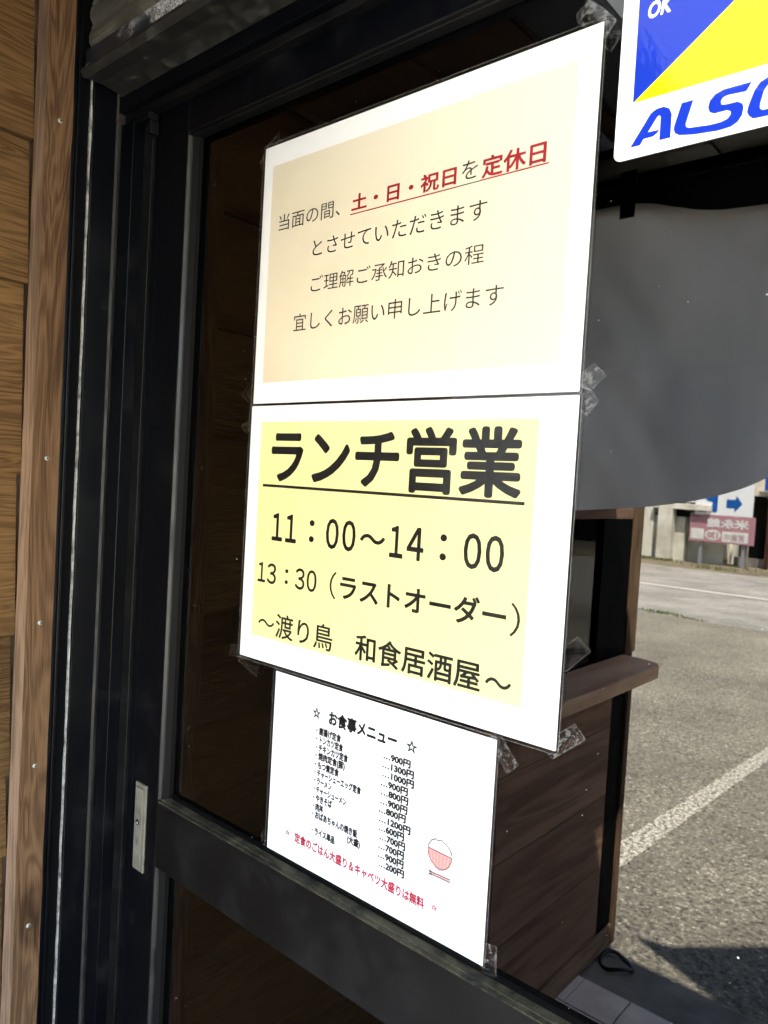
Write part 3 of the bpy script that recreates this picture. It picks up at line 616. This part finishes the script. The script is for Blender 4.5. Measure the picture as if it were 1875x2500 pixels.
# the little rice bowl drawing
bowl = [(.2935,-.4248),(.294,-.4287),(.2954,-.4331),(.2981,-.4367),(.3034,-.4402),(.3075,-.4412),(.3115,-.4408),(.3154,-.4390),(.3191,-.4351),(.3212,-.4302),(.3220,-.4256),(.3168,-.4256),(.3088,-.4255),(.3006,-.4252)]
rice = [(.2937,-.4240),(.2945,-.4216),(.296,-.4197),(.2969,-.4174),(.2986,-.4160),(.3002,-.4152),(.3022,-.4140),(.3045,-.4150),(.3071,-.4143),(.3103,-.4133),(.3120,-.4152),(.3146,-.4152),(.3160,-.4166),(.3180,-.4178),(.3196,-.4196),(.3209,-.4210),(.3218,-.4242)]
poly('bowl_drawing', bowl, -.00095, PINK, n3)
for k in range(6):
    x = .2972 + k * .0042; zt = -.4262; zb = -.4335 - .006 * math.sin(math.pi * (k + .6) / 6.6)
    stroke('bowl_stripe', [(x, zt), (x + .0006 * (2.5 - k) , zb)], .0007, -.0010, PINK2, n3)
stroke('bowl_outline', bowl, .0009, -.00105, PINKL, n3, True); stroke('rice_outline', rice, .0010, -.00105, GRYL, n3)
for cx, cz, r in ((.3012, -.4169, .0010), (.3090, -.4200, .0011), (.3186, -.4222, .0012)):
    stroke('rice_grain', [(cx + r * math.cos(a * .7), cz + r * 1.2 * math.sin(a * .7)) for a in range(9)], .0004, -.00105, GRYL, n3, True)
for a, b in (((.2968, -.4205), (.2971, -.4214)), ((.3030, -.4232), (.3033, -.4246)), ((.3145, -.4189), (.3156, -.4203)), ((.3140, -.4215), (.3150, -.4227))): stroke('rice_grain', [a, b], .0004, -.00105, GRYL, n3)
stroke('bowl_foot', [(.3036, -.4404), (.3042, -.4424), (.3102, -.4426), (.3108, -.4408)], .0005, -.00105, PINKL, n3)
stroke('chopstick_rest', [(.2968 + .0026 * math.cos(a * .6), -.4483 + .0030 * math.sin(a * .6)) for a in range(10)], .0005, -.00105, PINKL, n3, True)
for dz in (0, -.0022):
    stroke('chopstick', [(.2962, -.4472 + dz), (.3212, -.4466 + dz)], .0015, -.0010, PINKL, n3)
    stroke('chopstick_core', [(.3000, -.44695 + dz), (.3210, -.4465 + dz)], .0004, -.00105, PINK, n3)

# pieces of clear tape
tapes = [
([(.3947,.3118),(.405,.3201),(.4178,.3091),(.4305,.295),(.4222,.2845),(.4182,.2859),(.3967,.3043)],'crumpled clear tape over the top right corner of the topmost notice',1),
([(.42,.2877),(.435,.2856),(.433,.2785),(.4271,.2709),(.42,.2792)],'faint clear tape scrap below the crumpled tape beside the security sticker',0),
([(.4171,.0142),(.4316,.0244),(.4423,.0143),(.4293,.0026),(.4193,.0072)],'bubbled tape, upper piece at the right end of the joint between big notices',1),
([(.4171,.0062),(.4292,.0036),(.4372,-.0062),(.4272,-.0175),(.4189,-.0108)],'bubbled tape, lower piece at the right end of the joint between big notices',1),
([(.4174,-.2131),(.4332,-.1977),(.4453,-.2072),(.4255,-.2277),(.4197,-.2279)],'faint clear tape at the right edge of the middle notice above its lower corner',0),
([(.4224,-.2808),(.4356,-.269),(.4463,-.2794),(.4181,-.3034),(.4143,-.3012),(.4232,-.2915)],'bubbled clear tape over the bottom right corner of the middle notice',1),
([(.3542,-.3003),(.3649,-.295),(.3865,-.3182),(.3756,-.3286),(.3666,-.3177),(.3565,-.3061)],'slanting clear tape strip at the top right corner of the white menu sheet',1),
([(.3633,-.4855),(.3766,-.4835),(.3778,-.51),(.3643,-.5124)],'upright clear tape strip at the bottom right corner of the white menu sheet',1),
([(-.0191,.0144),(-.0087,.0264),(.0063,.0197),(.0079,-.0007),(-.0035,.0016)],'clear tape at the left end of the joint between the two big notices, upper piece',0),
([(-.0184,-.0239),(.0026,-.0148),(.006,-.0169),(-.0072,-.0332)],'clear tape at the left end of the joint between the two big notices, lower piece',0),
([(-.0153,-.2869),(.008,-.2878),(.0056,-.2987),(-.0175,-.3011)],'clear tape on the bottom left corner of the middle notice',0),
([(.0022,-.2973),(.0394,-.3012),(.0343,-.3166),(-.0005,-.3041)],'clear tape hanging under the bottom left edge of the middle notice',0),
([(.0006,.2989),(.0268,.313),(.0249,.2999),(.004,.2951)],'clear tape above the top left corner of the topmost notice',0),
([(-.0078,.286),(.0026,.2935),(.0026,.2736),(-.0039,.2771)],'clear tape on the left edge of the topmost notice near its top corner',0),
([(.0562,-.4958),(.0634,-.4892),(.0661,-.5045),(.0587,-.5072)],'tiny clear tape on the left edge of the white menu sheet near its foot',0)]
for pts, lab, strong in tapes:
    t = thing('tape_strip', lab, 'tape', 'clear tape holding the notices')
    cx = sum(p[0] for p in pts) / len(pts); cz = sum(p[1] for p in pts) / len(pts)
    # slightly domed, wrinkled film
    vv = [(cx, -.0046, cz + Z0)]; ff = []; M_ = 10; ring_prev = None
    dense = []
    for i, p in enumerate(pts):
        q = pts[(i + 1) % len(pts)]
        for k in range(4): dense.append((p[0] + (q[0] - p[0]) * k / 4, p[1] + (q[1] - p[1]) * k / 4))
    nn = len(dense)
    for rr_ in (0.35, 0.7, 1.0):
        for p in dense:
            x = cx + (p[0] - cx) * rr_; zz = cz + (p[1] - cz) * rr_
            vv.append((x, -.0034 - .0006 * (1 - rr_) - .0003 * noise.noise(Vector((x * 260, zz * 260, 3))), zz + Z0))
    for k in range(nn): ff.append((0, 1 + k, 1 + (k + 1) % nn))
    for r_ in range(2):
        for k in range(nn): a = 1 + r_ * nn; ff.append((a + k, a + nn + k, a + nn + (k + 1) % nn, a + (k + 1) % nn))
    mesh_obj('tape_film', vv, ff, TAPE if strong else TAPED, t, True)
    stroke('tape_edge', [tuple(p) for p in dense], 0.0005 if strong else 0.00035, -.0042, TRIMT, t, True)

# ------------------------------------------------------------------ security sticker
st = thing('security_sticker', 'glossy blue, yellow and white ALSOK security sticker at the top right', 'sticker')
rp = rounded(0.4345, 0.6400, 0.1835, 0.46, 0.006)
vv = [(x, -.0003, z + Z0) for x, z in rp] + [(x, -.0009, z + Z0) for x, z in rp]; n = len(rp)
fixn(mesh_obj('sticker_base', vv, [tuple(range(n)), tuple(range(2 * n - 1, n - 1, -1))] + [(i, (i + 1) % n, n + (i + 1) % n, n + i) for i in range(n)], STW, st))
s_ = (.2792 - .2264) / (.5191 - .4474)
xr = 0.627; zt = .2264 + s_ * (xr - .4474)
poly('blue_field', [(.4474, .2264), (xr, zt), (xr, .44), (.4464, .44)], -.0011, STB, st)
poly('yellow_field', [(.4474, .2264), (xr, .2264), (xr, zt)], -.0011, STY, st)
A_o = [(.4476,.1921),(.4623,.2142),(.4670,.2167),(.4723,.2171),(.4769,.2146),(.4791,.21),(.4793,.1921),(.4707,.1921),(.4705,.2002),(.4706,.2097),(.4695,.2112),(.4679,.2104),(.4614,.2007),(.4705,.2002),(.4691,.1984),(.4655,.1963),(.4582,.1963),(.4558,.1921)]
poly('logo_letter', [(.4476,.1921),(.4623,.2142),(.4645,.2158),(.4679,.2104),(.4614,.2007),(.4582,.1963),(.4558,.1921)], -.0012, STB, st)
poly('logo_letter', [(.4645,.2158),(.4670,.2168),(.4723,.2171),(.4769,.2146),(.4791,.21),(.4793,.1921),(.4707,.1921),(.4706,.2097),(.4695,.2114),(.4679,.2104)], -.0012, STB, st)
poly('logo_letter', [(.4614,.2007),(.4705,.2004),(.4691,.1984),(.4655,.1963),(.4582,.1963)], -.0012, STB, st)
LS = [(.486,.2159),(.4947,.2159),(.4902,.1994),(.4906,.1972),(.4928,.1959),(.5077,.1941),(.5159,.1941),(.5201,.1953),(.5222,.1979),(.5218,.2001),(.5194,.2014),(.5106,.2014),(.507,.2034),(.5057,.2073),(.5067,.2119),(.5102,.2155),(.5162,.2172),(.5352,.2156),(.5318,.2113),(.5193,.2122),(.516,.2114),(.5146,.209),(.5153,.2066),(.5184,.2059),(.5264,.2057),(.5298,.2033),(.5308,.2003),(.5301,.1951),(.5274,.191),(.5229,.1887),(.5142,.1882),(.4968,.1899),(.4859,.1921),(.4824,.1946),(.4812,.1978),(.4819,.2016)]
LS[17] = (.5352, .2171)
poly('logo_letter', LS, -.0012, STB, st)
O_l = [(.5454,.2170),(.5405,.2151),(.5371,.2101),(.5339,.2008),(.5331,.1963),(.5348,.1931),(.5377,.1905),(.5480,.1900),(.5480,.1948),(.5432,.1952),(.5417,.1968),(.5418,.2),(.5436,.2082),(.5458,.2115),(.5480,.2122),(.5480,.2171)]
poly('logo_letter', O_l, -.0012, STB, st)
poly('logo_letter', [(.5480,.1900),(.5545,.1903),(.5590,.1945),(.5620,.2050),(.5625,.2130),(.5590,.2168),(.5480,.2171),(.5480,.2122),(.5530,.2118),(.5540,.2090),(.5515,.1975),(.5490,.1948),(.5480,.1948)], -.0012, STB, st)
poly('logo_letter', [(.5650,.1900),(.5725,.1900),(.5790,.2170),(.5715,.2170)], -.0012, STB, st); poly('logo_letter', [(.5745,.2040),(.5800,.2050),(.5930,.2170),(.5850,.2170)], -.0012, STB, st); poly('logo_letter', [(.5745,.2040),(.5800,.2050),(.5900,.1900),(.5815,.1900)], -.0012, STB, st)
text_mesh('sticker_text', 'OK', 0.03, .4541, .4725, .2876, .3005, -.0012, STW, st, shear=0.12)

# ------------------------------------------------------------------ shop curtain behind the photographer, seen in the glass
cu = thing('shop_curtain', 'grey hanging shop curtain mirrored in the upper right of the door glass', 'curtain')
YC = -0.755
TOP = [(-.30,.458),(.042,.456),(.082,.458),(.124,.454),(.175,.4355),(.233,.411),(.268,.402),(.30,.400),(.346,.409),(.5,.45),(.8,.46),(1.3,.46)]
HEM = [(-.30,-.13),(.046,-.115),(.177,-.100),(.255,-.0835),(.32,-.065),(.378,-.038),(.45,.01),(.56,.10),(.66,.26),(.72,.40),(.80,.44),(1.3,.44)]
def lerp(T, x):
    for (a, b), (c, d) in zip(T, T[1:]):
        if x <= c: q = (x - a) / (c - a); q = q * q * (3 - 2 * q) if T is TOP else q; return b + (d - b) * q
    return T[-1][1]
def sm(T, x): return sum(lerp(T, x + d) for d in (-.03, -.015, 0, .015, .03)) / 5
def crease(x, z):
    c = 0
    for (ax, az), (bx, bz), am, wd in (((.22, .41), (.44, .22), .010, .014), ((.30, .40), (.46, .33), -.010, .012), ((.05, .44), (.20, .10), .006, .03), ((.26, .28), (.12, -.08), .006, .035), ((.33, .12), (.50, .05), .007, .02)):
        d = Vector((bx - ax, bz - az)); L_ = d.length; d /= L_; p = Vector((x - ax, z - az)); u = p.dot(d) / L_; v_ = abs(p.x * d.y - p.y * d.x)
        c += am * math.exp(-(v_ / wd) ** 2) * max(0, 1 - abs(u - .5) * 1.6)
    return c
def curtain(name, ftop, fbot, y0, m, x0=-.262, x1=.78, nx=150, nz=70, amp=.022):
    v = []; f = []
    for i in range(nx + 1):
        x = x0 + (x1 - x0) * i / nx; t_, b_ = ftop(x), fbot(x)
        for j in range(nz + 1):
            q = j / nz; zz = t_ + (b_ - t_) * q
            fold = amp * (math.sin(x * 19 + zz * 6) * .5 + 1.6 * noise.noise(Vector((x * 4.5 + zz * 4.0, zz * 2.6, 2))) + .35 * noise.noise(Vector((x * 16 + zz * 9, zz * 9, 5)))) + crease(x, zz) * (.25 + .75 * q)
            v.append((x, y0 + fold, zz + Z0))
    for i in range(nx):
        for j in range(nz): a = i * (nz + 1) + j; f.append((a, a + 1, a + nz + 2, a + nz + 1))
    o = mesh_obj(name, v, f, m, cu, True); return o
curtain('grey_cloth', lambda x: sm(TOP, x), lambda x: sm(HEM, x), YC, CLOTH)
curtain('black_valance', lambda x: .512, lambda x: sm(TOP, x) - .014, YC - .022, BLACKC, nz=10, amp=.004)
box('sleeve_seam', -.262, 1.25, YC - .0125, YC - .0115, .4845, .4858, flat('grey_seam', (.10, .10, .10), .6), cu)
box('strap', .0985, .1265, YC + .0135, YC + .015, .421, .505, BLACKC, cu)
box('strap', -.20, -.172, YC + .0135, YC + .015, .421, .505, BLACKC, cu)
box('strap', .62, .648, YC + .0135, YC + .015, .421, .505, BLACKC, cu)
tube('curtain_rod', [(-.29, YC - .018, .502), (1.3, YC - .018, .502)], .009, ALU, cu, 10)

# unseen sheet added outside the eave, outlined to cast the shadow wedge
hA = 2.34
def lift(x, y, h=hA): return (x + KX * h, y + KY * h, -1.64 + h)
caster = [lift(-.26, -2.035), lift(.157, -1.855), lift(1.6, -1.7), lift(1.6, -4.1), lift(.10, -2.33), lift(-.14, -2.075)]
bm = bmesh.new(); fa = bm.faces.new([bm.verts.new((x, y, z + Z0)) for x, y, z in caster])
r = bmesh.ops.extrude_face_region(bm, geom=[fa]); bmesh.ops.translate(bm, vec=(0, 0, .006), verts=[e for e in r['geom'] if isinstance(e, bmesh.types.BMVert)])
tag(bm_obj('shadow_caster', bm, BLACKC), 'unseen dark sheet added outside the eave to cast a shadow wedge on the asphalt', 'shadow caster')

# ------------------------------------------------------------------ across the road
YB = -18.5
bld = thing('roadside_building', 'weathered cream concrete building with louvres across the road', 'building')
box('lower_wall', -20, -5.86, YB - .3, YB, -1.64, -0.53, WALLW, bld)
box('wall_ledge', -20, -6.45, YB, YB + .06, -0.80, -0.70, WALLW2, bld, .01)
box('pillar', -6.44, -6.09, YB, YB + .30, -1.60, 0.6, WALLW, bld, .02)
box('pillar', -6.88, -6.62, YB, YB + .10, -1.60, 0.6, WALLW, bld, .02)
box('pillar', -9.6, -9.3, YB, YB + .30, -1.60, 0.6, WALLW, bld, .02)
box('upper_wall', -20, -5.0, YB - .9, YB - .4, -0.6, 3.0, DARKW, bld)
for i in range(16): box('louvre', -20, -6.62, YB - .38, YB - .33, -0.53 + i * .075 + (0.02), -0.49 + i * .075, WALLW2 if i % 3 else SHADEG, bld)
box('canopy', -6.6, -5.2, YB - .35, YB + .25, -0.335, -0.20, WALLW2, bld, .01)
for i in range(12): box('louvre', -5.95, -5.0, YB - .2, YB - .15, -0.36 + i * .07, -0.325 + i * .07, WALLW2, bld)
box('side_wall', -5.86, -5.0, YB - .85, YB - .3, -1.64, -0.4, WALLW, bld)
box('roof_slab', -20, -4.6, YB - 6, YB + .4, 3.0, 3.2, WALLW2, bld)
box('rear_mass', -20, -4.9, YB - 6, YB - .95, -1.64, 3.0, WALLW, bld)
gar = thing('open_garage', 'dark open garage with a cream eave and a blue sign across the road', 'garage')
box('garage_wall', -4.85, 14, YB - 5, YB - 4.9, -1.64, 2.5, SHADEG, gar)
box('garage_roof', -4.85, 14, YB - 5, YB - 1.2, 0.10, 0.22, CREAMP, gar)
box('garage_eave', -4.25, 14, YB - 1.2, YB - 1.1, 0.02, 0.20, CREAMP, gar)
box('garage_side', -4.95, -4.86, YB - 5, YB - 1.2, -1.64, 0.1, DARKW, gar)
box('blue_sign', -4.35, 6, YB - 1.09, YB - 1.0, 0.24, 0.75, BLUER, gar)
box('low_wall', -4.8, 14, YB - .6, YB - .5, -1.64, -1.42, CONC, gar)
box('garage_bench', -4.0, 12, YB - 4.0, YB - 2.6, -1.64, -.9, DARKW, gar)
tag(tube('rusty_pole', [(-4.02, YB - .3, -1.64), (-4.02, YB - .3, 1.2)], .05, RUST), 'rust red pole beside the roadside signs', 'pole')
tag(tube('cream_pole', [(-4.40, YB - .05, -1.64), (-4.36, YB - .05, -.2)], .035, CREAMP), 'cream pole standing just right of the sign posts', 'pole')
tag(tube('cream_stake', [(-5.02, YB - .9, -1.6), (-5.02, YB - .9, -.9)], .06, CREAMP), 'short cream post behind the maroon signboard', 'post')
tag(tube('orange_chute', [(-5.30, YB - .6, -1.0), (-5.28, YB - .6, -1.25), (-5.2, YB - .5, -1.42), (-5.02, YB - .4, -1.56)], [.05, .06, .085, .11], ORANGE), 'orange plastic chute under the maroon signboard', 'chute')
ps = thing('parking_sign', 'white parking signboard with a blue P and arrow above the maroon board', 'sign')
YS = -18.38
box('board', -5.60, -4.285, YS - .05, YS, -.425, .36, SIGNW, ps, .005)
def pz(name, pts, y, m, parent): o = mesh_obj(name, [(x, y, z + Z0) for x, z in pts][::-1], [tuple(range(len(pts)))], m, parent); return o
pz('blue_arrow', [(-4.877,-.03),(-4.877,-.235),(-4.69,-.235),(-4.70,-.337),(-4.52,-.125),(-4.66,.06),(-4.68,-.03)], YS + .004, SIGNB, ps)
text_mesh('blue_letter', 'P', 0.05, -5.40, -5.08, -.365, .30, YS + .004, SIGNB, ps, mirror=True)
text_mesh('blue_text', '101', 0.02, -5.53, -5.35, -.375, -.275, YS + .004, SIGNB, ps, mirror=True)
ms = thing('maroon_sign', 'faded maroon signboard with white lettering on two grey posts', 'sign')
box('board', -5.70, -4.21, YS - .05, YS, -1.09, -.430, MAROON, ms, .008)
box('post', -5.47, -5.39, YS - .14, YS - .055, -1.66, -.45, POST, ms, .008); box('post', -4.49, -4.41, YS - .14, YS - .055, -1.66, -.45, POST, ms, .008)
text_mesh('white_text', '米永館', 0.04, -5.30, -4.33, -.725, -.50, YS + .004, SIGNP, ms, mirror=True)
pz('white_panel', [(-5.66,-1.03),(-5.35,-1.03),(-5.35,-.77),(-5.66,-.77)], YS + .004, SIGNP, ms)
pz('white_panel', [(-4.93,-1.05),(-4.34,-1.05),(-4.34,-.80),(-4.93,-.80)], YS + .004, SIGNP, ms)
pz('oval_panel', [(-5.14 + .185 * math.cos(a * .35), -.905 + .13 * math.sin(a * .35)) for a in range(18)], YS + .004, SIGNP, ms)
text_mesh('red_text', '130', 0.05, -5.27, -5.02, -.985, -.83, YS + .008, MAROON, ms, mirror=True)
text_mesh('dark_text', '営業中', 0.0, -4.88, -4.42, -1.02, -.85, YS + .008, MAROON, ms, mirror=True)
box('dark_patch', -5.64, -5.48, YS + .001, YS + .003, -.50, -.455, flat('deep_maroon', (.16, .03, .04)), ms)
